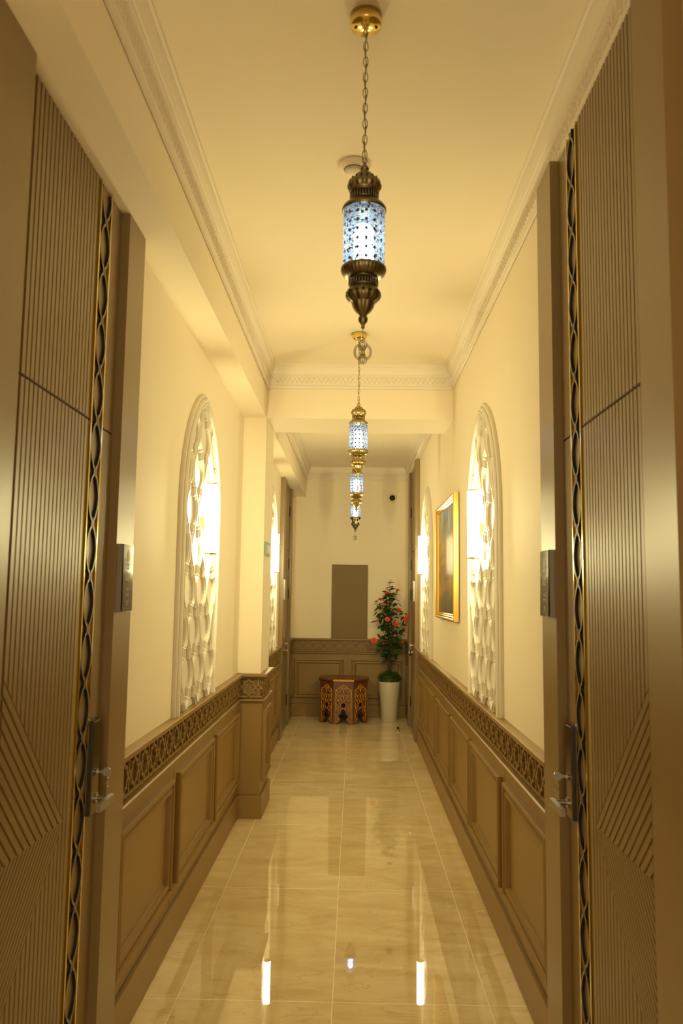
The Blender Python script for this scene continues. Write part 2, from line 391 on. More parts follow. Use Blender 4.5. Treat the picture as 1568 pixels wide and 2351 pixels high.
b = MB(); b.box(LW, COLX, CY0, CY1, 0, BZ); struct(b.build('wall_column', PLASTER), 'square column projecting from the left wall', 'column')

# ------------------------------------------------------------------ cornices
def cornice(name, frame, s0, s1, label, m0=1, m1=1):
    """frame(s, z, n); mitre at ends: n grows inward by m0/m1"""
    prof = [(0.002, 3.060), (0.014, 3.060), (0.016, 3.080), (0.011, 3.084), (0.017, 3.090), (0.024, 3.148), (0.033, 3.152), (0.034, 3.162), (0.040, 3.166),
            (0.050, 3.185), (0.056, 3.205), (0.057, 3.214), (0.066, 3.218), (0.067, CH)]
    b = MB(frame); k = len(prof); pts = []
    for (n, z) in prof: pts.append((s0 + n * m0, z, n))
    for (n, z) in prof: pts.append((s1 - n * m1, z, n))
    b.add(pts, [(i, i + 1, k + i + 1, k + i) for i in range(k - 1)])
    per = 0.0355; n = int((s1 - s0 - 0.05) / per); st = (s1 - s0 - n * per) / 2
    arc = [(-1.0, 0.0), (-0.86, 0.42), (-0.55, 0.78), (0, 1.0), (0.55, 0.78), (0.86, 0.42), (1.0, 0.0)]
    for i in range(n):
        c = s0 + st + (i + 0.5) * per
        for a, q in zip(arc[:-1], arc[1:]):
            P = []
            for (u, v) in (a, q):
                z = 3.092 + v * 0.050; nn = 0.0175 + v * 0.0062; ss = c + u * per * 0.98
                dn = 0.004
                w = 0.0024
                dx, dz = (q[0] - a[0]) * per, (q[1] - a[1]) * 0.05; L_ = math.hypot(dx, dz); ox, oz = -dz / L_ * w, dx / L_ * w
                P += [(ss + ox, z + oz, nn - 0.001), (ss, z, nn + dn), (ss - ox, z - oz, nn - 0.001)]
            b.add(P, [(0, 1, 4, 3), (1, 2, 5, 4)])
        b.box(c - 0.007, c + 0.007, 3.092, 3.1035, 0.016, 0.022)
    return struct(b.build(name, CORNM), label, 'cornice')
frB = lambda s, z, n: (COLX + n, s, z)
cornice('trim_1', frB, Y_BACK, CY0, 'white cornice along the left beam, near bay', 0, 1)
cornice('trim_2', frR, Y_BACK, CY0, 'white cornice along the top of the right wall, near bay', 0, 1)
cornice('trim_3', lambda s, z, n: (s, CY0 - n, z), COLX, RW, 'white cornice on the face of the cross beam')
cornice('trim_4', frB, CY1, EW, 'white cornice along the left beam, far bay')
cornice('trim_5', frR, CY1, EW, 'white cornice along the top of the right wall, far bay')
cornice('trim_6', frE, COLX, RW, 'white cornice on the end wall')
cornice('trim_7', lambda s, z, n: (s, CY1 + n, z), COLX, RW, 'white cornice behind the cross beam')

# ------------------------------------------------------------------ wainscot
MOULD = [(0, 0.0), (0, 0.017), (0.003, 0.025), (0.012, 0.027), (0.019, 0.023), (0.0215, 0.011), (0.034, 0.010), (0.037, 0.019), (0.046, 0.022), (0.054, 0.017), (0.0565, 0.003), (0.060, 0.0)]
PER = 0.137
def clip_path(P, lo, hi):
    out = []; cur = []
    for p, q in zip(P[:-1], P[1:]):
        if max(p[0], q[0]) <= lo or min(p[0], q[0]) >= hi:
            if len(cur) > 1: out.append(cur)
            cur = []; continue
        def cl(a, b_):
            if a[0] < lo: t = (lo - a[0]) / (b_[0] - a[0]); return (lo, a[1] + (b_[1] - a[1]) * t)
            if a[0] > hi: t = (hi - a[0]) / (b_[0] - a[0]); return (hi, a[1] + (b_[1] - a[1]) * t)
            return a
        a, c = cl(p, q), cl(q, p)
        if not cur: cur = [a]
        cur.append(c)
        if c != q:
            out.append(cur); cur = []
    if len(cur) > 1: out.append(cur)
    return out
def frieze(b, s0, s1, phase, z0=0.822, z1=0.968):
    H = (z1 - z0) / 2; zc = (z0 + z1) / 2; w = 0.0100; n0, n1 = 0.005, 0.0172
    A, B_, T = 0.49, 0.735, 0.245; h = PER / 2
    q8 = [(0, B_), (T, A), (A, A), (A, T), (B_, 0)]
    k0 = int(math.floor((s0 - phase) / PER)) - 1; k1 = int(math.ceil((s1 - phase) / PER)) + 1
    def lay(path, top):
        for c in clip_path([(x, z) for x, z in path], s0 + 0.001, s1 - 0.001): b.flat_ribbon(c, w, n0, top)
    for k in range(k0, k1 + 1):
        c = phase + k * PER
        if c + PER < s0 or c - PER > s1: continue
        def W2(u, v): return (c + u * h, zc + v * H)
        star = []
        star += [(u, v) for u, v in q8[:-1]]; star += [(v, -u) for u, v in q8[:-1]]; star += [(-u, -v) for u, v in q8[:-1]]; star += [(-v, u) for u, v in q8[:-1]]
        st = [W2(u, v) for u, v in star]
        if min(p[0] for p in st) > s0 + 0.003 and max(p[0] for p in st) < s1 - 0.003: b.flat_ribbon(st, w, n0, n1, closed=True)
        else: lay(st + [st[0]], n1)
        for sz_ in (-1, 1):
            lay([W2(-1.0, 0.90 * sz_), W2(-0.165, 0.90 * sz_), W2(0, B_ * sz_)], n1 - 0.0004)
            lay([W2(0, B_ * sz_), W2(0.165, 0.90 * sz_), W2(1.0, 0.90 * sz_)], n1 - 0.0008)
            lay([W2(-B_, 0), W2(-1.0, 0.265 * sz_)], n1 - 0.0006 - 0.0002 * sz_); lay([W2(B_, 0), W2(1.0, 0.265 * sz_)], n1 - 0.0011 - 0.0002 * sz_)
            x, za = W2(1.0, 0.265 * sz_); _, zb = W2(1.0, 0.90 * sz_)
            if s0 + 0.006 < x < s1 - 0.006: b.flat_ribbon([(x, za), (x, zb)], w, n0, n1 - 0.0016)

def wainscot(name, frame, s0, s1, panels, phase, label, e0=0, e1=0, skip_frieze=False):
    """e0/e1: extra length at outer corners (mitre growth per unit n)"""
    root = thing(name, frame((s0 + s1) / 2, 0, 0)); struct(root, label, 'wainscot')
    o = Vector(root.location)
    def fin(b, nm, mt): b.v = [(x - o.x, y - o.y, z - o.z) for x, y, z in b.v]; return b.build(nm, mt, root)
    def bar(z0, z1, n1, bev=0.0):
        prof = [(0, z0), (n1 - bev, z0), (n1, z0 + bev), (n1, z1 - bev), (n1 - bev, z1), (0, z1)]
        b.add([(s0 - e0 * n, z, n) for n, z in prof] + [(s1 + e1 * n, z, n) for n, z in prof], [(i, (i + 1) % 6, 6 + (i + 1) % 6, 6 + i) for i in range(6)] + [tuple(range(6)), tuple(range(6, 12))])
    b = MB(frame); bar(0.150, 0.802, 0.012)
    for (a, c, *z) in panels:
        z0, z1 = z if z else (0.238, 0.730)
        q = b
        q.sweep([(a, z0), (c, z0), (c, z1), (a, z1)], [(d, 0.012 + h) for d, h in MOULD], closed=True, side=1)
    fin(b, 'panelling', BRONZE)
    b = MB(frame); bar(0.155, 0.1585, 0.0126); fin(b, 'shadow_joint', GROOVE)
    b = MB(frame); bar(0.0, 0.155, 0.029, 0.002); fin(b, 'skirting_board', BRONZE)
    b = MB(frame); bar(0.970, 0.992, 0.047, 0.003); fin(b, 'top_rail', BRONZE)
    b = MB(frame); bar(0.798, 0.815, 0.036, 0.005); fin(b, 'lower_rail', BRONZE)
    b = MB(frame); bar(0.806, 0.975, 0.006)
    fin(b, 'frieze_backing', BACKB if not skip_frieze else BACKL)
    for (p0, p1) in zip(panels[:-1], panels[1:]):
        sx = (p0[1] + p1[0]) / 2; b = MB(frame); b.box(sx - 0.001, sx + 0.001, 0.159, 0.797, 0.010, 0.0124); fin(b, 'panel_joint', GROOVE)
    b = MB(frame); frieze(b, s0 - e0 * 0.017, s1 + e1 * 0.017, phase)
    b.box(s0 - e0 * .017, s1 + e1 * .017, 0.9645, 0.972, 0.004, 0.0180); b.box(s0 - e0 * .02, s1 + e1 * .02, 0.812, 0.824, 0.004, 0.0195) if False else None
    fin(b, 'frieze_strapwork', BRONZE)
    return root
PH = 2.862
wainscot('trim_8', frL, 2.75, CY0, [(2.79, 3.61), (3.73, 4.62), (4.72, 5.60)], PH, 'bronze panelled wainscot with star frieze, left wall near the first door', 0, -1)
wainscot('trim_9', lambda s, z, n: (s, CY0 - n, z), LW, COLX, [], -0.742, 'bronze wainscot across the near face of the left column', 0, 1, True)
wainscot('trim_10', lambda s, z, n: (COLX + n, s, z), CY0, CY1, [(CY0 + 0.06, CY1 - 0.06)], CY0 + 0.05, 'bronze wainscot along the corridor face of the left column', 1, 0)
wainscot('trim_11', frL, CY1, 8.60, [(6.27, 7.03), (7.12, 7.87), (7.95, 8.56)], PH, 'bronze panelled wainscot with star frieze, left wall beyond the column', 0, 0)
wainscot('trim_12', frL, 9.79, EW, [(9.86, 10.27)], PH, 'short bronze wainscot in the far left corner', 0, -1)
wainscot('trim_13', frE, LW, RW, [(-0.765, -0.128), (-0.030, 0.62)], -0.664, 'bronze wainscot with two framed panels across the end wall', -1, -1, True)
wainscot('trim_14', frR, 2.80, 8.56, [(2.84, 3.655), (3.755, 4.66), (4.72, 5.59), (5.69, 6.60), (6.68, 7.50), (7.60, 8.48)], PH, 'long bronze panelled wainscot with star frieze on the right wall', 0, 0)
wainscot('trim_15', frR, 9.79, EW, [(9.86, 10.27)], PH, 'short bronze wainscot in the far right corner', 0, -1)

# ------------------------------------------------------------------ doors
RIB_H = 0.0035
def text_obj(s_, size, mt, name, parent, mat4, ext=0.0004):
    cu = bpy.data.curves.new(name, 'FONT'); cu.body = s_; cu.size = size; cu.align_x = 'CENTER'; cu.align_y = 'CENTER'; cu.extrude = ext; cu.resolution_u = 3
    t = bpy.data.objects.new(name, cu); COL.objects.link(t)
    dg = bpy.context.evaluated_depsgraph_get(); me = bpy.data.meshes.new_from_object(t.evaluated_get(dg)); bpy.data.objects.remove(t)
    me.materials.clear(); me.materials.append(mt)
    o = bpy.data.objects.new(name, me); COL.objects.link(o); o.parent = parent; o.matrix_local = mat4
    return o

def door(name, frame, y_in, y_lock, ztop, label, signtext, signlabel, keylabel, keykind='key', lit_strip=False):
    """frame(s,z,n) of the wall; y_in = hinge edge of opening, y_lock = lock edge of opening"""
    root = thing(name, frame((y_in + y_lock) / 2, 0, 0)); struct(root, label, 'door')
    sg = 1 if y_lock > y_in else -1; Wd = abs(y_lock - y_in)
    NS = 0.017            # slab face above the wall plane
    NC = 0.047            # casing face
    F = lambda s, z, n: frame(y_in + sg * s, z, n)
    o = Vector(root.location)
    def fin(b, nm, mt, par=None):
        b.v = [(x - o.x, y - o.y, z - o.z) for x, y, z in b.v]; return b.build(nm, mt, par or root)
    ZG = 2.072
    b = MB(F); b.box(0.0, Wd, 0.004, ZG - 0.003, 0.001, NS); fin(b, 'door_leaf', DOORM)
    b = MB(F); b.box(0.0, Wd, ZG + 0.003, ztop, 0.001, NS); fin(b, 'transom_panel', DOORM)
    b = MB(F); b.box(0.0, Wd, ZG - 0.003, ZG + 0.003, 0.001, NS - 0.006); fin(b, 'transom_gap', PIERCE)
    for nm, a0, a1 in (('hinge_side_casing', -0.185, 0.0), ('lock_side_casing', Wd, Wd + 0.193)):
        b = MB(F); b.box(a0, a1, 0, ztop, 0.0, NC); c_ = fin(b, nm, DOORM)
    # fluted field
    AX, AZ, S0, S1 = 0.505, 0.92, 0.075, 0.555
    for nm, za, zb in (('fluting', 0.02, ZG - 0.004), ('upper_fluting', ZG + 0.004, ztop - 0.002)):
        b = MB(F); p = 0.0267
        k = 0
        while S0 + k * p < S1 - 0.004:
            a = S0 + k * p; c = min(a + 0.0188, S1); k += 1
            base = [(a, za), (c, za), (c, zb), (a, zb)]
            ups = clip(clip(base, 0, 1, AZ), 1, 1, AX + AZ); dn = clip(clip(base, 0, -1, -AZ), 1, -1, AX - AZ)
            for q in (ups, dn):
                if len(q) >= 3: b.prism(q, NS - 0.001, NS + RIB_H)
        if nm == 'fluting':
            r2 = math.sqrt(0.5)
            triU = [(S0, AZ), (AX, AZ), (S0, AZ + AX - S0)]; triD = [(S0, AZ), (S0, AZ - (AX - S0)), (AX, AZ)]
            for tri, nx, nz, pp, ww in ((triU, r2, r2, 0.0267, 0.0190), (triD, r2, -r2, 0.0172, 0.0118)):
                dmax = AX * nx + AZ * nz
                for j in range(60):
                    d1 = dmax - j * pp - 0.004; d0 = d1 - ww
                    q = clip(clip(tri, nx, nz, d0), -nx, -nz, -d1)
                    if len(q) >= 3: b.prism(q, NS - 0.001, NS + RIB_H)
        fin(b, nm, DOORM)
    # pale groove floor is the leaf itself; gold strips and pierced lattice
    for a in (0.565, 0.667):
        b = MB(F); b.box(a, a + 0.008, 0.01, ztop - 0.001, NS - 0.001, NS + 0.008); fin(b, 'gold_strip', GOLD)
    b = MB(F)
    half = 0.0435; cc = 0.620; per = 0.1595; w = 0.0085
    g = [(0.0, 0.10), (0.10, 0.12), (0.165, 0.20), (0.20, 0.33), (0.25, 0.42), (0.36, 0.56), (0.5, 0.72), (0.68, 0.86), (0.85, 0.94), (1.0, 0.97)]
    full = [(t * per / 2, v) for t, v in g] + [(per - t * per / 2, v) for t, v in reversed(g[:-1])]
    for sgn in (-1, 1):
        z = 2.878 - 19 * per; path = []
        while z < ztop:
            path += [(cc + sgn * half * v, z + dz) for dz, v in full[:-1] if 0.012 < z + dz < ztop - 0.004]; z += per
        b.flat_ribbon(path, w, NS - 0.001, NS + 0.009 + 0.0004 * sgn, sidemat=1)
    fin(b, 'lattice_strip', [LATB, LATK])
    # lock
    b = MB(F); b.box(0.672, 0.742, 0.885, 1.165, NS - 0.001, NS + 0.022); lk = fin(b, 'lock_plate', [LOCKM])
    b = MB(F); b.box(0.678, 0.736, 1.015, 1.160, NS + 0.022, NS + 0.0235); fin(b, 'card_reader_glass', LOCKG, lk)
    b = MB(F); b.box(0.678, 0.736, 0.890, 1.000, NS + 0.022, NS + 0.0232); fin(b, 'lower_cover', LOCKC, lk)
    b = MB(F); b.lathe([(0.0, 0), (0.011, 0), (0.011, 0.006), (0.0, 0.006)], 16)
    b.v = []; b.f = []; b.mi = []; b.sm = []; b.uv = []
    def disc(bb, s_, z_, r, n0, n1, k=18):
        bb.prism([(s_ + r * math.cos(2 * math.pi * i / k), z_ + r * math.sin(2 * math.pi * i / k)) for i in range(k)], n0, n1)
    b = MB(F); disc(b, 0.712, 1.008, 0.009, NS + 0.0225, NS + 0.028); fin(b, 'lock_cylinder', STEEL, lk)
    b = MB(F); disc(b, 0.712, 0.930, 0.016, NS + 0.0225, NS + 0.030); disc(b, 0.712, 0.930, 0.008, NS + 0.030, NS + 0.075)
    b.prism([(0.722, 0.919), (0.590, 0.919), (0.590, 0.941), (0.722, 0.941)], NS + 0.066, NS + 0.080); fin(b, 'lever_handle', STEEL, lk)
    # hinges on the hinge edge
    for hz in (0.24, 1.50, 1.86, 2.5):
        b = MB(F); b.box(-0.006, 0.016, hz, hz + 0.12, NS, NS + 0.012); fin(b, 'hinge', HINGE)
    # key: a thing held by the lock
    kn = 'key'
    kloc = Vector(F(0.712, 1.008, NS + 0.028)); kt = thing(kn, kloc, keylabel, 'key', 'keys left in the door locks')
    def kf(b, nm, mt): b.v = [(x - kloc.x, y - kloc.y, z - kloc.z) for x, y, z in b.v]; return b.build(nm, mt, kt)
    n_ = NS + 0.028
    F3 = lambda s, n, z: F(s, z, n)
    b = MB(lambda n, z, s: F(s, z, n))       # a,b = n,z ; extruded along s
    b.prism([(n_, 1.004), (n_ + 0.014, 1.003), (n_ + 0.022, 0.996), (n_ + 0.036, 0.995), (n_ + 0.040, 1.003), (n_ + 0.040, 1.014), (n_ + 0.035, 1.020), (n_ + 0.022, 1.019), (n_ + 0.014, 1.012), (n_, 1.011)], 0.711, 0.7135)
    kf(b, 'key_bow', STEEL)
    b = MB(F); b.tube([(0.712 + 0.0115 * math.cos(t * math.pi / 9), 0.977 + 0.0125 * math.sin(t * math.pi / 9), n_ + 0.034 + 0.003 * math.cos(t * math.pi / 9)) for t in range(18)], 0.0009, 5, True); kf(b, 'key_ring', STEEL)
    b = MB(F)
    for q in range(5): 
        zc = 0.960 - q * 0.0045
        b.tube([(0.712 + 0.0014 * math.cos(t), zc + 0.0026 * math.sin(t), n_ + 0.034) for t in (0, 1.05, 2.1, 3.14, 4.19, 5.24)], 0.0005, 4, True)
    kf(b, 'key_chain', STEEL)
    if keykind == 'tag':
        b = MB(F); disc(b, 0.712, 0.915, 0.028, n_ + 0.028, n_ + 0.040, 20); kf(b, 'black_key_tag', BLACKP)
    # room sign
    a0 = Wd + 0.018; a1 = a0 + 0.112; z0, z1 = 1.492, 1.713
    sl = Vector(F((a0 + a1) / 2, z0, NC)); st = thing('room_sign', sl, signlabel, 'sign', 'room signs beside the doors')
    def sf(b, nm, mt, par=None): b.v = [(x - sl.x, y - sl.y, z - sl.z) for x, y, z in b.v]; return b.build(nm, mt, par or st)
    b = MB(F); b.box(a0, a1, z0, z1, NC, NC + 0.016); sf(b, 'sign_body', SIGNS)
    b = MB(F); b.box(a0 + 0.001, a1 - 0.001, z0 + 0.001, z1 - 0.001, NC + 0.016, NC + 0.019); gp = sf(b, 'glass_face', SIGNF)
    NF = NC + 0.019
    sc = (a0 + a1) / 2 - 0.004
    b = MB(F)                                      # small pointed-arch crest
    out = [(-0.014, 0), (-0.014, 0.014), (-0.010, 0.026), (0, 0.040), (0.010, 0.026), (0.014, 0.014), (0.014, 0)]
    b.prism([(sc + x, 1.668 - 0.004 + y - 0.008) for x, y in out], NF, NF + 0.0006); b.box(sc - 0.016, sc + 0.016, 1.640, 1.650, NF, NF + 0.0006)
    for i in range(-2, 3): b.box(sc + i * 0.006 - 0.002, sc + i * 0.006 + 0.002, 1.631, 1.637, NF, NF + 0.0006)
    sf(b, 'crest', INKD, gp)
    # lettering reads correctly from the corridor
    right = 1 if frame is frR else -1
    ctr = Vector(F(sc, 1.605, NF + 0.0006)) - sl
    if frame is frL: R_ = Matrix(((0, 0, 1), (1, 0, 0), (0, 1, 0)))
    else: R_ = Matrix(((0, 0, -1), (-1, 0, 0), (0, 1, 0)))
    M4 = Matrix.Translation(ctr) @ R_.to_4x4()
    if signtext: text_obj(signtext, 0.040, INK, 'room_number', gp, M4)
    b = MB(F)
    for q, zz in enumerate((1.566, 1.560, 1.548, 1.542)): b.box(sc - 0.017, sc + 0.017 - 0.006 * (q % 2), zz, zz + 0.0022, NF, NF + 0.0005)
    disc(b, sc - 0.002, 1.522, 0.005, NF, NF + 0.0005); b.box(sc - 0.007, sc + 0.003, 1.511, 1.514, NF, NF + 0.0005)
    sf(b, 'small_lettering', INKD, gp)
    k_ = 1 if frame is frL else -1
    if y_lock < 5: gp.rotation_euler = (0, -0.012 * k_, -0.0080 * k_); gp.location.x += 0.0030 * k_   # the glass leans back a little at the top
    return root, F, st, sf, (a0, a1, NF)

d1 = door('door_1', frL, 1.757, 2.557, 2.838, 'near left bronze door with fluted panel and lattice strip', '104',
     'dark glass room sign reading 104 beside the near left door', 'key with ring hanging from the lock of the near left door')
d2 = door('door_2', frR, 1.800, 2.600, 3.058, 'near right bronze door with fluted panel and lattice strip', '107',
     'dark glass room sign beside the near right door', 'key with ring hanging from the lock of the near right door')
d3 = door('door_3', frL, 9.60, 8.80, 2.838, 'far left bronze door past the column', '',
     'slim room sign beside the far left door', 'small key in the lock of the far left door')
d4 = door('door_4', frR, 9.60, 8.80, 3.058, 'far right bronze door behind the potted tree', '',
     'slim room sign beside the far right door', 'key with round black tag in the lock of the far right door', keykind='tag')

# ------------------------------------------------------------------ arched lattice screens
def arch_outline(hw, z0, zs, zp, n=10):
    # pointed arch: two arcs; returns right side bottom -> peak -> left bottom
    h = zp - zs
    R = (hw * hw + h * h) / (2 * hw); cx = hw - R
    a1 = math.atan2(h, -cx) if True else 0
    th = math.asin(min(1, h / R))
    pts = [(hw, z0)] + [(cx + R * math.cos(th * i / n), zs + R * math.sin(th * i / n)) for i in range(n + 1)]
    pts[-1] = (0, zp)
    return pts + [(-x, z) for x, z in reversed(pts[:-1])]
def inside(u, z, hw, zs, zp):
    if z < zs: return abs(u) < hw
    h = zp - zs; R = (hw * hw + h * h) / (2 * hw); cx = hw - R
    return math.hypot(abs(u) - cx, z - zs) < R and z < zp
def arch(frame, yc, label):
    Z0 = 0.992; HW = 0.50; ZS, ZP = 1.97, 2.615
    loc = Vector(frame(yc, Z0, 0)); root = thing('lattice_screen', loc, label, 'wall decoration', 'arched lattice screens')
    F = lambda s, z, n: tuple(Vector(frame(yc + s, z, n)) - loc)
    path = arch_outline(HW, Z0, ZS, ZP)
    prof = [(0, 0), (0, 0.014), (0.004, 0.019), (0.011, 0.020), (0.013, 0.014), (0.017, 0.015), (0.019, 0.024), (0.026, 0.031), (0.036, 0.033), (0.038, 0.026), (0.042, 0.026), (0.044, 0.033), (0.052, 0.031), (0.056, 0.018), (0.066, 0.018), (0.074, 0.012), (0.080, 0.0)]
    b = MB(F); b.sweep(path, prof, side=1); b.build('arch_frame', LATWHITE, root)
    b = MB(F); b.prism(arch_outline(HW - 0.05, Z0, ZS, ZP - 0.06), 0.0, 0.003); b.build('backing_panel', LATWHITE, root)
    b = MB(F); Wd, Ht = 0.285, 0.402; zc0 = 1.165
    g = [(0.0, 0.10), (0.10, 0.112), (0.20, 0.16), (0.28, 0.235), (0.345, 0.345), (0.385, 0.355), (0.392, 0.5), (0.5, 0.5)]
    g = g + [(1 - t, 1 - v) for t, v in reversed(g[:-1])]
    ih, izp = HW - 0.072, ZP - 0.085
    fine = []
    for (t0, v0), (t1, v1) in zip(g[:-1], g[1:]):
        fine.append((t0, v0))
        if t1 - t0 > 0.03: fine.append(((t0 + t1) / 2, (v0 + v1) / 2))
    fine.append(g[-1]); fine = [(t * Ht / 2, v) for t, v in fine]
    full = fine + [(Ht - t, v) for t, v in reversed(fine[:-1])]
    w = 0.0115
    prof = [(-w, 0.002), (-w, 0.016), (-w * 0.62, 0.020), (-w * 0.45, 0.020), (-w * 0.2, 0.026), (w * 0.2, 0.026), (w * 0.45, 0.020), (w * 0.62, 0.020), (w, 0.016), (w, 0.002)]
    for i in range(-2, 3):
        for sgn in (-1, 1):
            z = zc0 - Ht * 1.5; run = []
            while z < ZP:
                for dz, v in full[:-1]:
                    p = (i * Wd + sgn * (Wd / 2) * v, z + dz)
                    if p[1] > Z0 and inside(p[0], p[1], ih + 0.012, ZS, izp + 0.012): run.append(p)
                    else:
                        if len(run) > 1: b.ribbon(run, prof)
                        run = []
                z += Ht
            if len(run) > 1: b.ribbon(run, prof)
    # floret cusps beside each neck
    b.build('lantern_lattice', LATWHITE, root)
    return root
arch(frL, 4.13, 'tall white arched lattice screen on the left wall near side')
arch(frR, 4.27, 'tall white arched lattice screen on the right wall near the first door')
arch(frL, 7.62, 'white arched lattice screen half hidden behind the left column')
arch(frR, 7.62, 'white arched lattice screen on the right wall beyond the painting')

# ------------------------------------------------------------------ sconces
def sconce(frame, yc, label):
    n0 = 0.066; z0, z1 = 1.765, 2.125; r = 0.0315
    loc = Vector(frame(yc, 1.915, 0.0)); root = thing('wall_sconce', loc, label, 'wall lamp', 'lit tube sconces')
    F = lambda s, z, n: tuple(Vector(frame(yc + s, z, n)) - loc)
    C = lambda x, y, z: F(x, z, n0 + y)
    b = MB(C); b.lathe([(r, z0), (r, z1)], 28); b.lathe([(0.0, z1), (r, z1)], 28); b.lathe([(0.0, z0), (r, z0)], 28); b.build('glowing_tube', SCONCEM, root)
    for nm, za, zb in (('top_cap', z1, z1 + 0.007), ('bottom_cap', z0 - 0.007, z0)):
        b = MB(C); b.lathe([(0, za), (r + 0.001, za), (r + 0.001, zb), (0, zb)], 28)
        if nm == 'bottom_cap': b.lathe([(0.006, za - 0.008), (0.006, za)], 12); b.lathe([(0, za - 0.008), (0.006, za - 0.008)], 12)
        b.build(nm, GOLD, root)
    b = MB(F); b.box(-0.022, 0.022, 1.880, 1.950, 0.0, 0.034); b.build('mounting_plate', GOLD, root)
    return root
sconce(frL, 4.13, 'lit tube sconce on the near left arched lattice')
sconce(frR, 4.27, 'lit tube sconce on the near right arched lattice')
sconce(frL, 7.55, 'lit tube sconce on the far left wall behind the column')
sconce(frR, 7.60, 'lit tube sconce on the far right lattice beyond the painting')

# ------------------------------------------------------------------ pendants
def pendant():
    root = thing('pendant_lamp', (0.015, 2.13, CH))
    zc = -CH
    B = BRASSD
    b = MB(); b.lathe([(0.0, 0), (0.046, 0), (0.046, -0.030), (0.0445, -0.034), (0.0, -0.036)], 40); can = b.build('ceiling_canopy', GOLD, root)
    for x in (-0.030, 0.030):
        b = MB(); b.lathe([(0, -0.0375), (0.004, -0.0375), (0.004, -0.034)], 10, (x, 0, 0)); b.build('canopy_screw', PIERCE, can)
    # chain
    b = MB(); z = -0.036; k = 0; zend = 2.790 + zc
    n = 17; st = (zend - z) / n
    for i in range(n):
        c = z + (i + 0.5) * st; L = st * 0.68; w = 0.0065; R = []
        for t in range(14):
            a = 2 * math.pi * t / 14; x = w * math.cos(a); zz = L * math.sin(a)
            R.append((x, 0, c + zz) if i % 2 == 0 else (0, x, c + zz))
        b.tube(R, 0.0013, 5, True)
    b.build('chain', B, root)
    b = MB(); b.tube([(0.003 * math.sin(i * 1.1), 0.003 * math.cos(i * 1.1), z + (zend - z) * i / 24) for i in range(25)], 0.0014, 5); b.build('cable', B, root)
    def Z(v): return v + zc
    # crown
    b = MB(); b.tube([(0.007 * math.cos(t * math.pi / 6), 0, Z(2.786) + 0.007 * math.sin(t * math.pi / 6)) for t in range(12)], 0.0014, 5, True)
    b.lathe([(0.003, Z(2.782)), (0.004, Z(2.777)), (0.009, Z(2.768)), (0.0125, Z(2.762)), (0.012, Z(2.758)), (0.0075, Z(2.754)), (0.0085, Z(2.752)), (0.0125, Z(2.749))], 48, flute=(12, 0.02))
    b.lathe([(0.012, Z(2.750)), (0.019, Z(2.747)), (0.025, Z(2.740)), (0.028, Z(2.732)), (0.034, Z(2.729)), (0.043, Z(2.722)), (0.0475, Z(2.712)), (0.046, Z(2.702)), (0.040, Z(2.695))], 96, flute=(16, 0.035))
    b.lathe([(0.042, Z(2.696)), (0.042, Z(2.690)), (0.0385, Z(2.689))], 48); cr = b.build('crown_dome', B, root)
    b = MB()
    for i in range(16):
        a = 2 * math.pi * (i + 0.5) / 16; rr = 0.0415
        b.lathe([(0, -0.005), (0.0026, -0.002), (0.0026, 0.002), (0, 0.005)], 6, (0.0405 * math.cos(a), 0.0405 * math.sin(a), Z(2.7245)))
    b.build('pierced_hole', PIERCE, cr)
    def collar(nm, za, zb, r):
        b = MB(); b.lathe([(r, Z(za)), (r, Z(za - 0.004)), (r - 0.002, Z(za - 0.004)), (r - 0.002, Z(za))], 40); b.lathe([(r, Z(zb + 0.004)), (r, Z(zb)), (r - 0.002, Z(zb)), (r - 0.002, Z(zb + 0.004))], 40)
        for i in range(30):
            a = 2 * math.pi * i / 30; x, y = r * math.cos(a), r * math.sin(a)
            b.tube([(x, y, Z(za - 0.003)), (x, y, Z(zb + 0.003))], 0.0021, 5)
        o = b.build(nm, B, root); b = MB(); b.lathe([(r - 0.006, Z(za)), (r - 0.006, Z(zb))], 24); b.build('inner_sleeve', PIERCE, o)
    collar('upper_collar', 2.690, 2.664, 0.039)
    b = MB(); b.lathe([(0.036, Z(2.666)), (0.042, Z(2.664)), (0.047, Z(2.656)), (0.056, Z(2.650)), (0.0605, Z(2.644)), (0.0625, Z(2.640)), (0.0625, Z(2.634)), (0.058, Z(2.633))], 64); b.build('upper_rim', B, root)
    b = MB(); b.lathe([(0.0585, Z(2.466)), (0.0585, Z(2.520)), (0.0585, Z(2.58)), (0.0585, Z(2.637))], 64, uvscale=(15, 38)); b.build('mosaic_glass_cylinder', MOSAIC, root)
    b = MB(); b.lathe([(0, Z(2.475)), (0.020, Z(2.478)), (0.028, Z(2.490)), (0.028, Z(2.575)), (0.018, Z(2.592)), (0, Z(2.596))], 24); b.build('bulb', BULBM, root)
    b = MB(); b.lathe([(0.057, Z(2.470), 0), (0.0625, Z(2.468)), (0.0635, Z(2.460)), (0.061, Z(2.452)), (0.052, Z(2.442)), (0.044, Z(2.438), 0), (0.038, Z(2.437), 0)], 144, flute=(36, 0.012)); b.build('lower_rim', B, root)
    collar('lower_collar', 2.438, 2.411, 0.040)
    b = MB(); b.lathe([(0.038, Z(2.411), 0), (0.040, Z(2.406), 0), (0.047, Z(2.397)), (0.0485, Z(2.386)), (0.045, Z(2.377)), (0.036, Z(2.370)), (0.031, Z(2.366))], 96, flute=(14, 0.035))
    b.lathe([(0.032, Z(2.367)), (0.029, Z(2.355)), (0.022, Z(2.342)), (0.013, Z(2.334)), (0.0095, Z(2.329))], 72, flute=(12, 0.03))
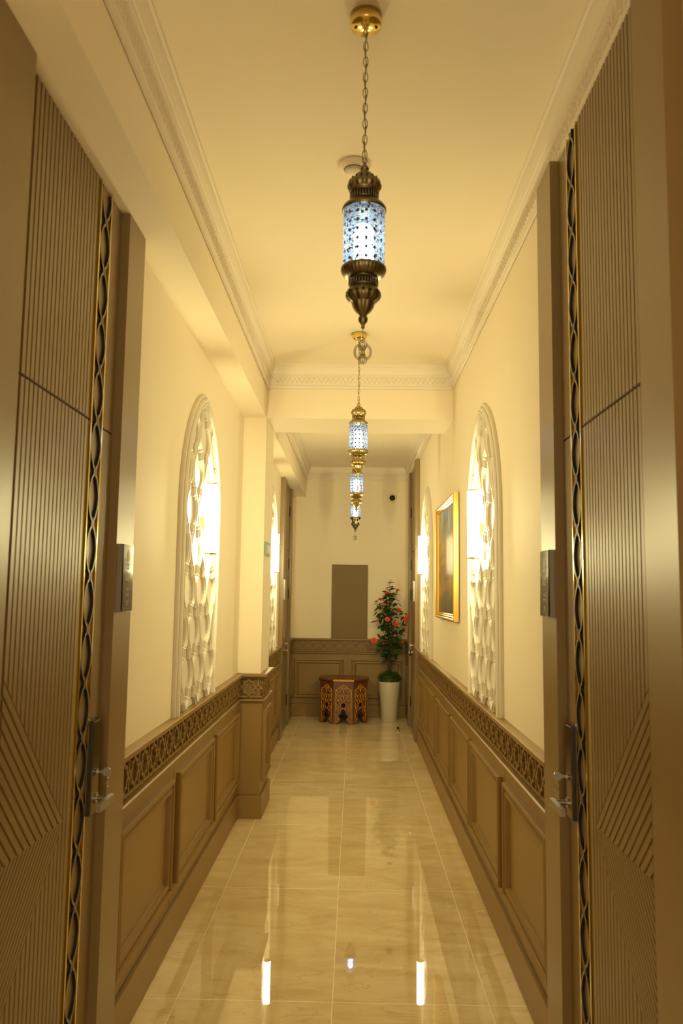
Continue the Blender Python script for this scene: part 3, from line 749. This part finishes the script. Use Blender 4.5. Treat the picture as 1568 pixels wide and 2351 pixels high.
    b.lathe([(0.0095, Z(2.330)), (0.0135, Z(2.322)), (0.0125, Z(2.313)), (0.006, Z(2.305)), (0.0045, Z(2.301)), (0.0055, Z(2.296)), (0.001, Z(2.290))], 24); bo = b.build('base_finial', B, root)
    b = MB()
    for i in range(14):
        a = 2 * math.pi * (i + 0.5) / 14
        b.lathe([(0, -0.005), (0.003, -0.002), (0.003, 0.002), (0, 0.005)], 6, (0.0465 * math.cos(a), 0.0465 * math.sin(a), Z(2.392)))
    b.build('pierced_hole', PIERCE, bo)
    # openwork medallion on a wire
    b = MB(); b.tube([(0, 0, Z(2.290)), (0, 0, Z(2.262))], 0.0008, 4)
    zc2 = Z(2.226); H = 0.035; Wm = 0.0235
    def lobe(cx, cz, rx, rz, n=14): b.tube([(cx + rx * math.cos(2 * math.pi * t / n), 0, cz + rz * math.sin(2 * math.pi * t / n)) for t in range(n)], 0.0011, 4, True)
    for cz, rx, rz in ((0.020, 0.0115, 0.0135), (-0.021, 0.0115, 0.0130)): lobe(0, zc2 + cz, rx, rz)
    for sx_ in (-1, 1):
        lobe(sx_ * 0.0120, zc2, 0.0120, 0.0205); lobe(sx_ * 0.0120, zc2, 0.0085, 0.0160)
        b.tube([(sx_ * 0.004, 0, zc2 + 0.020), (sx_ * 0.007, 0, zc2 + 0.008), (sx_ * 0.003, 0, zc2), (sx_ * 0.007, 0, zc2 - 0.008), (sx_ * 0.004, 0, zc2 - 0.020)], 0.0010, 4)
    lobe(0, zc2, 0.0045, 0.009); lobe(0, zc2 + 0.022, 0.006, 0.0075); lobe(0, zc2 - 0.022, 0.006, 0.0075)
    b.tube([(0, 0, zc2 + 0.034), (0, 0, zc2 - 0.034)], 0.0008, 4)
    b.build('openwork_medallion', B, root)
    return root
P0 = pendant()
PL = ['nearest hanging mosaic lamp with dark antique brass fittings', 'second hanging mosaic lamp from the front', 'third hanging mosaic lamp, below and behind the second', 'farthest hanging mosaic lamp near the end wall']
tag(P0, PL[0], 'pendant lamp', 'mosaic pendant lamps along the ceiling')
for i, (x, y) in enumerate(((0.013, 4.93), (0.008, 7.05), (0.0, 9.30))):
    q = dup_tree(P0, (x, y, CH), label=PL[i + 1])
    if i < 2:                                     # these two are brighter, more golden brass
        for ch in q.children:
            if ch.data.materials and ch.data.materials[0] is BRASSD:
                ch.material_slots[0].link = 'OBJECT'; ch.material_slots[0].material = BRASS

# ------------------------------------------------------------------ smoke detector, camera, small fixtures
dt = thing('smoke_detector', (-0.020, 2.93, CH), 'round white smoke detector on the ceiling behind the nearest lamp', 'smoke detector')
b = MB(); b.lathe([(0, 0), (0.062, 0), (0.064, -0.006), (0.060, -0.014), (0.045, -0.018), (0.040, -0.020)], 40); b.build('base', CEILM, dt)
b = MB()
for zz in (-0.021, -0.025, -0.029): b.lathe([(0.036, zz), (0.038, zz - 0.0012), (0.036, zz - 0.0024)], 32)
b.lathe([(0.031, -0.018), (0.031, -0.034)], 32); b.lathe([(0.036, -0.032), (0.030, -0.038), (0, -0.040)], 32); b.build('sensor_dome', CEILM, dt)

ct = thing('security_camera', (0.483, EW, 2.83), 'round white security camera with black lens high on the end wall', 'security camera')
C = lambda x, y, z: (x, -z, y)
b = MB(C); b.lathe([(0, 0), (0.060, 0), (0.060, 0.012), (0.054, 0.026), (0.038, 0.034)], 32); b.build('housing', WHITEP, ct)
b = MB(C); b.lathe([(0.038, 0.028), (0.032, 0.040), (0.018, 0.050), (0, 0.053)], 32); b.build('lens_dome', BLACKP, ct)

wp = thing('wall_panel', (-0.063, EW, 0.994), 'plain brown rectangular panel mounted on the end wall above the wainscot', 'panel')
b = MB(); b.box(-0.229, 0.229, -0.030, 0, 0.0, 0.950); b.build('panel_board', PANELB, wp)
b = MB(); 
for x0, x1, z0, z1 in ((-0.231, 0.231, -0.002, 0.003), (-0.231, 0.231, 0.947, 0.952), (-0.231, -0.227, 0.0, 0.95), (0.227, 0.231, 0, 0.95)): b.box(x0, x1, -0.033, -0.001, z0, z1)
b.build('panel_edge', GROOVE, wp)

sg = thing('notice_plate', (COLX, 5.86, 1.835), 'small green plate with pale centre on the left column', 'sign')
b = MB(); b.box(0, 0.012, -0.125, 0.125, 0, 0.100); b.build('green_plate', TEAL, sg)
b = MB(); b.prism([(0.012 + 0, -0.055), (0.014, -0.055), (0.014, 0.125), (0.012, 0.125)], 0.022, 0.080); b.build('pale_centre', PINKW, sg)

# slot in the moulding of the right wainscot
b = MB(lambda s, z, n: tuple(Vector(frR(s, z, n)) - Vector(frR(5.62, 0.47, 0.012)))); b.box(5.615, 5.635, 0.47, 0.545, 0.012, 0.026)
o = b.build('cable_cover', HINGE); o.location = frR(5.62, 0.47, 0.012); tag(o, 'tiny black vertical fitting between two panels of the right wainscot', 'fitting')

# ------------------------------------------------------------------ painting
pw0, pw1, pz0, pz1 = 5.33, 6.52, 1.385, 2.262
pt = thing('framed_painting', (RW, (pw0 + pw1) / 2, pz0), 'gold framed landscape painting on the right wall', 'painting')
pl = Vector(pt.location); Fp = lambda s, z, n: tuple(Vector(frR(s, z, n)) - pl)
b = MB(Fp); b.sweep([(pw0, pz0), (pw1, pz0), (pw1, pz1), (pw0, pz1)], [(0, 0.006), (0, 0.040), (0.006, 0.044), (0.014, 0.040), (0.018, 0.034), (0.026, 0.036), (0.032, 0.028), (0.040, 0.028), (0.046, 0.016)], closed=True); b.build('gold_frame', FRAMEGOLD, pt)
b = MB(Fp); a, c, z0, z1 = pw0 + 0.04, pw1 - 0.04, pz0 + 0.04, pz1 - 0.04
b.box(pw0 + 0.02, pw1 - 0.02, pz0 + 0.02, pz1 - 0.02, 0.002, 0.012)
b.add([(a, z0, 0.018), (c, z0, 0.018), (c, z1, 0.018), (a, z1, 0.018)], [(0, 1, 2, 3)], uvs=[((0, 0), (1, 0), (1, 1), (0, 1))]); b.build('canvas', PAINTM, pt)

# ------------------------------------------------------------------ octagonal table
SD = 0.243; AP = SD * 1.2071
tb = thing('octagonal_table', (-0.120, 9.715 + AP, 0), 'low octagonal wooden table with carved arabesque sides at the end wall', 'table')
def octo(ap, rot=math.pi / 8): r = ap / math.cos(math.pi / 8); return [(r * math.cos(rot + i * math.pi / 4), r * math.sin(rot + i * math.pi / 4)) for i in range(8)]
b = MB(); b.prism(octo(AP + 0.012), 0.508, 0.530); top = b.build('table_top', [CARVED], tb)
b = MB()
for q in range(8): pass
b.sweep([p for p in octo(AP + 0.012)], [(0.0, 0.507), (-0.004, 0.510), (-0.004, 0.527), (0.0, 0.531), (0.014, 0.5312), (0.016, 0.530)], closed=True); b.build('top_moulding', WOODM, top)
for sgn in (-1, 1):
    b = MB(); y = sgn * (AP + 0.0162); b.box(-SD / 2 - 0.004, SD / 2 + 0.004, min(y, y - sgn * 0.018), max(y, y - sgn * 0.018), 0.5095, 0.5322); b.build('edge_sheen_strip', EDGEG, top)  # added strips, front and back only: the edge's lamp sheen as colour
# side panel with keyhole arch and round hole, made once and copied round
hw = SD / 2
def curve_plate(name, outer, holes, depth, mt, parent):
    cu = bpy.data.curves.new(name, 'CURVE'); cu.dimensions = '2D'; cu.fill_mode = 'BOTH'; cu.extrude = depth / 2
    for loop in [outer] + holes:
        sp_ = cu.splines.new('POLY'); sp_.points.add(len(loop) - 1)
        for i, (x, y) in enumerate(loop): sp_.points[i].co = (x, y, 0, 1)
        sp_.use_cyclic_u = True
    t = bpy.data.objects.new(name, cu); COL.objects.link(t)
    me = bpy.data.meshes.new_from_object(t.evaluated_get(bpy.context.evaluated_depsgraph_get())); bpy.data.objects.remove(t)
    me.materials.clear(); me.materials.append(mt)
    o = bpy.data.objects.new(name, me); COL.objects.link(o); o.parent = parent
    return o
half = [(0.084, 0.0), (0.075, 0.010), (0.052, 0.028), (0.040, 0.042), (0.037, 0.058), (0.043, 0.072), (0.052, 0.084), (0.0525, 0.098), (0.046, 0.112), (0.035, 0.121), (0.028, 0.124), (0.026, 0.132), (0.028, 0.142), (0.025, 0.156), (0.016, 0.166), (0.007, 0.172), (0.0, 0.178)]
outer = [(-hw, 0.0)] + [(-x, z) for x, z in half] + list(reversed(half))[1:] + [(hw, 0.0), (hw, 0.508), (-hw, 0.508)]
circ = [(0.029 * math.cos(2 * math.pi * i / 20), 0.222 + 0.027 * math.sin(2 * math.pi * i / 20)) for i in range(20)]
panels = []
def scroll(cx, cz, r0, turns, a0, dirn=1, n=16):
    return [(cx + r0 * (1 - 0.75 * i / n) * math.cos(a0 + dirn * turns * 2 * math.pi * i / n), cz + r0 * (1 - 0.75 * i / n) * math.sin(a0 + dirn * turns * 2 * math.pi * i / n)) for i in range(n + 1)]
INL = []
brd = [(0.096, 0.006), (0.096, 0.395), (0.090, 0.412), (0.070, 0.418), (0.050, 0.424), (0.046, 0.440), (0.030, 0.452), (0.012, 0.456), (0.0, 0.468)]
INL.append((brd, 0.0026))
INL.append(([(0.0, 0.445), (0.014, 0.420), (0.036, 0.398), (0.060, 0.374), (0.068, 0.350), (0.060, 0.335)], 0.0016))
INL.append((scroll(0.030, 0.432, 0.014, 0.9, 2.0, 1), 0.0018)); INL.append((scroll(0.078, 0.398, 0.014, 0.9, 1.2, -1), 0.0020))
INL.append((scroll(0.040, 0.330, 0.018, 1.0, -0.4, 1), 0.0022)); INL.append(([(0.012, 0.262), (0.022, 0.285), (0.036, 0.302), (0.052, 0.316)], 0.0028))
INL.append(([(0.0, 0.300), (0.006, 0.320), (0.004, 0.340), (0.016, 0.352), (0.030, 0.360)], 0.0018)); INL.append(([(0.0, 0.262), (0.0, 0.335)], 0.0015))
INL.append((scroll(0.060, 0.276, 0.017, 0.5, 0.0, 1), 0.0038)); INL.append(([(0.048, 0.268), (0.040, 0.250), (0.050, 0.235)], 0.0016))
INL.append(([(0.090, 0.250), (0.078, 0.235), (0.088, 0.220), (0.078, 0.205), (0.090, 0.190)], 0.0018)); INL.append(([(0.090, 0.370), (0.078, 0.350), (0.088, 0.330), (0.076, 0.312), (0.090, 0.296)], 0.0018))
INL.append((scroll(0.066, 0.170, 0.022, 0.6, 0.3, 1), 0.0022)); INL.append(([(0.052, 0.192), (0.060, 0.206), (0.054, 0.218)], 0.0024)); INL.append(([(0.062, 0.135), (0.070, 0.150), (0.066, 0.164)], 0.0036))
INL.append(([(0.090, 0.130), (0.080, 0.115), (0.088, 0.100), (0.080, 0.085), (0.090, 0.070)], 0.0018)); INL.append((scroll(0.066, 0.058, 0.018, 0.9, 1.5, 1), 0.0020)); INL.append((scroll(0.078, 0.028, 0.010, 0.8, 0.5, 1), 0.0018))
INL.append(([(0.0, 0.190), (0.018, 0.184), (0.032, 0.170), (0.036, 0.150)], 0.0016)); INL.append(([(0.036 * math.cos(a), 0.222 + 0.034 * math.sin(a)) for a in [(-1.57 + i * 0.349) for i in range(10)]], 0.0014))
INL.append(([(0.0, 0.395), (0.003, 0.405), (0.0, 0.414)], 0.0045)); INL.append(([(0.0, 0.372), (0.003, 0.380), (0.0, 0.388)], 0.004))
for k in range(8):
    a = -math.pi / 2 + k * math.pi / 4
    nx, ny = math.cos(a), math.sin(a)
    M4 = Matrix.Translation((nx * (AP - 0.010), ny * (AP - 0.010), 0)) @ Matrix(((-ny, 0, nx), (nx, 0, ny), (0, 1, 0))).to_4x4()
    if k == 0:
        sp0 = curve_plate('side_panel', outer, [circ], 0.018, WOODM, tb); sp0.matrix_local = M4
        b = MB()
        for pts, w in INL:
            for sx_ in (-1, 1): b.tube([(x * sx_, z, 0.0092) for x, z in pts], w * 1.3, 6)
        in0 = b.build('carved_inlay', INLAY, sp0)
    else:
        c = sp0.copy(); COL.objects.link(c); c.parent = tb; c.matrix_local = M4
        d = in0.copy(); COL.objects.link(d); d.parent = c

# ------------------------------------------------------------------ potted flowering tree
PX, PY = 0.452, 10.115
tr = thing('potted_tree', (PX, PY, 0), 'artificial tree with coral flowers in a tall white pot at the end of the corridor', 'potted plant')
b = MB(); b.lathe([(0, 0.0), (0.096, 0.0), (0.098, 0.004), (0.106, 0.12), (0.124, 0.32), (0.137, 0.474), (0.135, 0.479), (0.130, 0.474), (0.122, 0.40)], 48); pot = b.build('pot', POTM, tr)
b = MB(); b.lathe([(0, 0.455), (0.126, 0.455)], 32); b.build('soil', SOIL, tr)
rnd = random.Random(11)
def px2(u, v): return ((u / 10.22 + 840 - 893.5) / 178.5 - 0.004, 1.722 - ((v / 10.22 + 1320) - 1337) * 0.00551)
FL = [(545, 195, 50), (715, 370, 58), (490, 450, 72), (330, 590, 60), (235, 640, 48), (412, 710, 52), (750, 820, 62), (235, 840, 36), (293, 980, 18), (485, 1052, 64), (285, 1080, 58), (665, 1150, 86), (940, 1040, 74), (920, 925, 42), (885, 1260, 42), (458, 1250, 24), (800, 1400, 24), (303, 1445, 42), (190, 1540, 76), (402, 1605, 28), (835, 1580, 45), (405, 860, 18), (545, 360, 20)]
b = MB(); leafpts = []
def leaf(bb, p, d, L, wd, rr):
    d = d.normalized(); side = d.cross(Vector((0, 0, 1)));
    if side.length < 0.1: side = Vector((1, 0, 0))
    side.normalize(); side = (Matrix.Rotation(rr.uniform(-0.9, 0.9), 3, d) @ side); nn = side.cross(d)
    P = []
    for t, w in ((0, 0.06), (0.25, 0.8), (0.5, 1.0), (0.78, 0.6), (1, 0.0)):
        c = p + d * (L * t) - nn * (0.18 * L * t * t)
        P += [tuple(c - side * wd * w + nn * wd * 0.25 * w), tuple(c), tuple(c + side * wd * w + nn * wd * 0.25 * w)]
    F_ = []
    for i in range(4): F_ += [(i * 3, i * 3 + 1, i * 3 + 4, i * 3 + 3), (i * 3 + 1, i * 3 + 2, i * 3 + 5, i * 3 + 4)]
    bb.add(P, F_, True)
LB = MB()
stems = []
for k in range(3):
    a = k * 2.1; x0, y0 = 0.013 * math.cos(a), 0.013 * math.sin(a)
    stems.append([Vector((x0, y0, 0.45)), Vector((x0 * 1.6 - 0.006, y0 * 1.5, 0.75)), Vector((x0 * 2.0 + 0.008, y0 * 2, 1.0)), Vector((x0 * 1.2, y0, 1.25)), Vector((0.004 + x0 * 0.6, y0, 1.48 + 0.05 * k))])
    b.tube(stems[-1], [0.009, 0.008, 0.007, 0.005, 0.003], 7)
b.build('trunk', BARK, tr)
b = MB(); flowers = []
for i, (u, v, r) in enumerate(FL):
    x, z = px2(u, v); R = r / 10.22 / 178.5 * 0.98
    y = rnd.uniform(-0.11, 0.03) if r > 40 else rnd.uniform(-0.08, 0.06)
    if x > 0.17: y = rnd.uniform(-0.09, -0.02); x = min(x, 0.212 - R * 0.3)
    p = Vector((x, y, z)); hz = max(0.72, z - 0.10 - abs(x) * 0.9); t = min(1, hz / 1.6)
    base = Vector((0.0, 0.0, hz)); mid = (base + p) / 2 + Vector((x * 0.15, 0, -0.02))
    b.tube([base, mid, p - Vector((0, 0, R * 0.5))], [0.0035, 0.0028, 0.0022], 5)
    flowers.append((p, R, (p - base).normalized()))
    for q in range(7):
        tt = rnd.uniform(0.25, 0.97); c = base.lerp(p, tt) + Vector((0, 0, -0.015 * math.sin(tt * 3)))
        d = Vector((rnd.uniform(-1, 1), rnd.uniform(-1, 0.6), rnd.uniform(-0.5, 0.9)))
        leaf(LB, c, d, rnd.uniform(0.055, 0.095), rnd.uniform(0.016, 0.025), rnd)
for q in range(125):
    z = rnd.uniform(0.72, 1.58); wmx = 0.06 + 0.11 * max(0, 1 - abs(z - 1.2) / 0.42) ; a = rnd.uniform(0, 6.28); r_ = rnd.uniform(0.0, wmx)
    c = Vector((r_ * math.cos(a), r_ * math.sin(a) * 0.7, z)); d = Vector((math.cos(a), math.sin(a) * 0.8, rnd.uniform(-0.5, 0.8)))
    if c.x > 0.14: continue
    leaf(LB, c, d, rnd.uniform(0.065, 0.11), rnd.uniform(0.019, 0.029), rnd)
    if q % 3 == 0: b.tube([Vector((0, 0, z - 0.05)), c], 0.0022, 4)
b.build('branches', STEMM, tr)
LB.v = [(min(x, 0.238), min(y, 0.20), z) for x, y, z in LB.v]
LB.build('leaves', LEAFM, tr)
fb = MB()
for ring, (n, r_, tilt, zz) in enumerate(((8, 1.0, 0.30, 0.0), (7, 0.78, 0.65, 0.10), (5, 0.52, 1.0, 0.20), (4, 0.30, 1.3, 0.28))):
    for i in range(n):
        a = 2 * math.pi * (i + 0.5 * (ring % 2)) / n + ring * 0.3; ca, sa = math.cos(a), math.sin(a); wd = r_ * 0.46; P = []
        for t, w in ((0.05, 0.3), (0.45, 0.9), (0.8, 1.0), (1.0, 0.62)):
            rad = r_ * t * math.cos(tilt * t); h = zz + r_ * t * math.sin(tilt * t) * 0.8 + (0.06 if t > 0.9 else 0)
            for sgn in (-1, 0, 1):
                P.append((rad * ca - sgn * wd * w * sa, rad * sa + sgn * wd * w * ca, h + 0.08 * abs(sgn)))
        F_ = []
        for j in range(3): F_ += [(j * 3, j * 3 + 1, j * 3 + 4, j * 3 + 3), (j * 3 + 1, j * 3 + 2, j * 3 + 5, j * 3 + 4)]
        fb.add(P, F_, True)
fb.add([(0.3 * math.cos(i), 0.3 * math.sin(i), -0.02) for i in range(6)] + [(0, 0, -0.35)], [(i, (i + 1) % 6, 6) for i in range(6)], True)
f0 = fb.build('flower', PETAL, tr)
for i, (p, R, d) in enumerate(flowers):
    o = f0 if i == 0 else f0.copy()
    if i: COL.objects.link(o); o.parent = tr
    o.location = p; o.scale = (R, R, R)
    face = Vector((d.x * 0.5 + rnd.uniform(-0.3, 0.3), -rnd.uniform(0.5, 1.3) if R > 0.033 else -0.4, rnd.uniform(0.3, 1.0)))
    if i in (0, 1, 2, 3, 4, 10): face = Vector((d.x * 0.3, -0.35, 1.0))
    if i == 12: face = Vector((0.35, -1.2, 0.1))
    o.rotation_euler = face.to_track_quat('Z', 'Y').to_euler()
gb = MB(); 
for q in range(1500):
    a = rnd.uniform(0, 6.283); rr = 0.148 * math.sqrt(rnd.uniform(0, 1)); zt = 0.475 + 0.125 * math.sqrt(max(0, 1 - (rr / 0.16) ** 2)) * rnd.uniform(0.35, 1.1)
    p = Vector((rr * math.cos(a), rr * math.sin(a), zt)); d = Vector((rnd.uniform(-1, 1), rnd.uniform(-1, 1), rnd.uniform(-0.2, 1))).normalized()
    s_ = d.orthogonal().normalized() * 0.0048; L_ = d * 0.014
    gb.add([tuple(p), tuple(p + L_ * 0.5 + s_), tuple(p + L_), tuple(p + L_ * 0.5 - s_)], [(0, 1, 2, 3)])
gb.lathe([(0.125, 0.47), (0.13, 0.51), (0.10, 0.55), (0.0, 0.565)], 20)
gb.build('boxwood_filler', BOXM, tr)['kind'] = 'stuff'

# ------------------------------------------------------------------ door stopper
ds = thing('door_stopper', (0.518, 9.29, 0), 'small gold floor door stopper with black cap in front of the white pot', 'door stopper')
b = MB(); b.lathe([(0, 0), (0.018, 0), (0.018, 0.005), (0.014, 0.010), (0.015, 0.024), (0.010, 0.028), (0, 0.028)], 24); b.build('gold_base', GOLD, ds)
b = MB(); b.lathe([(0.009, 0.028), (0.013, 0.034), (0.013, 0.046), (0.006, 0.052), (0, 0.052)], 24); b.build('rubber_cap', RUBBER, ds)
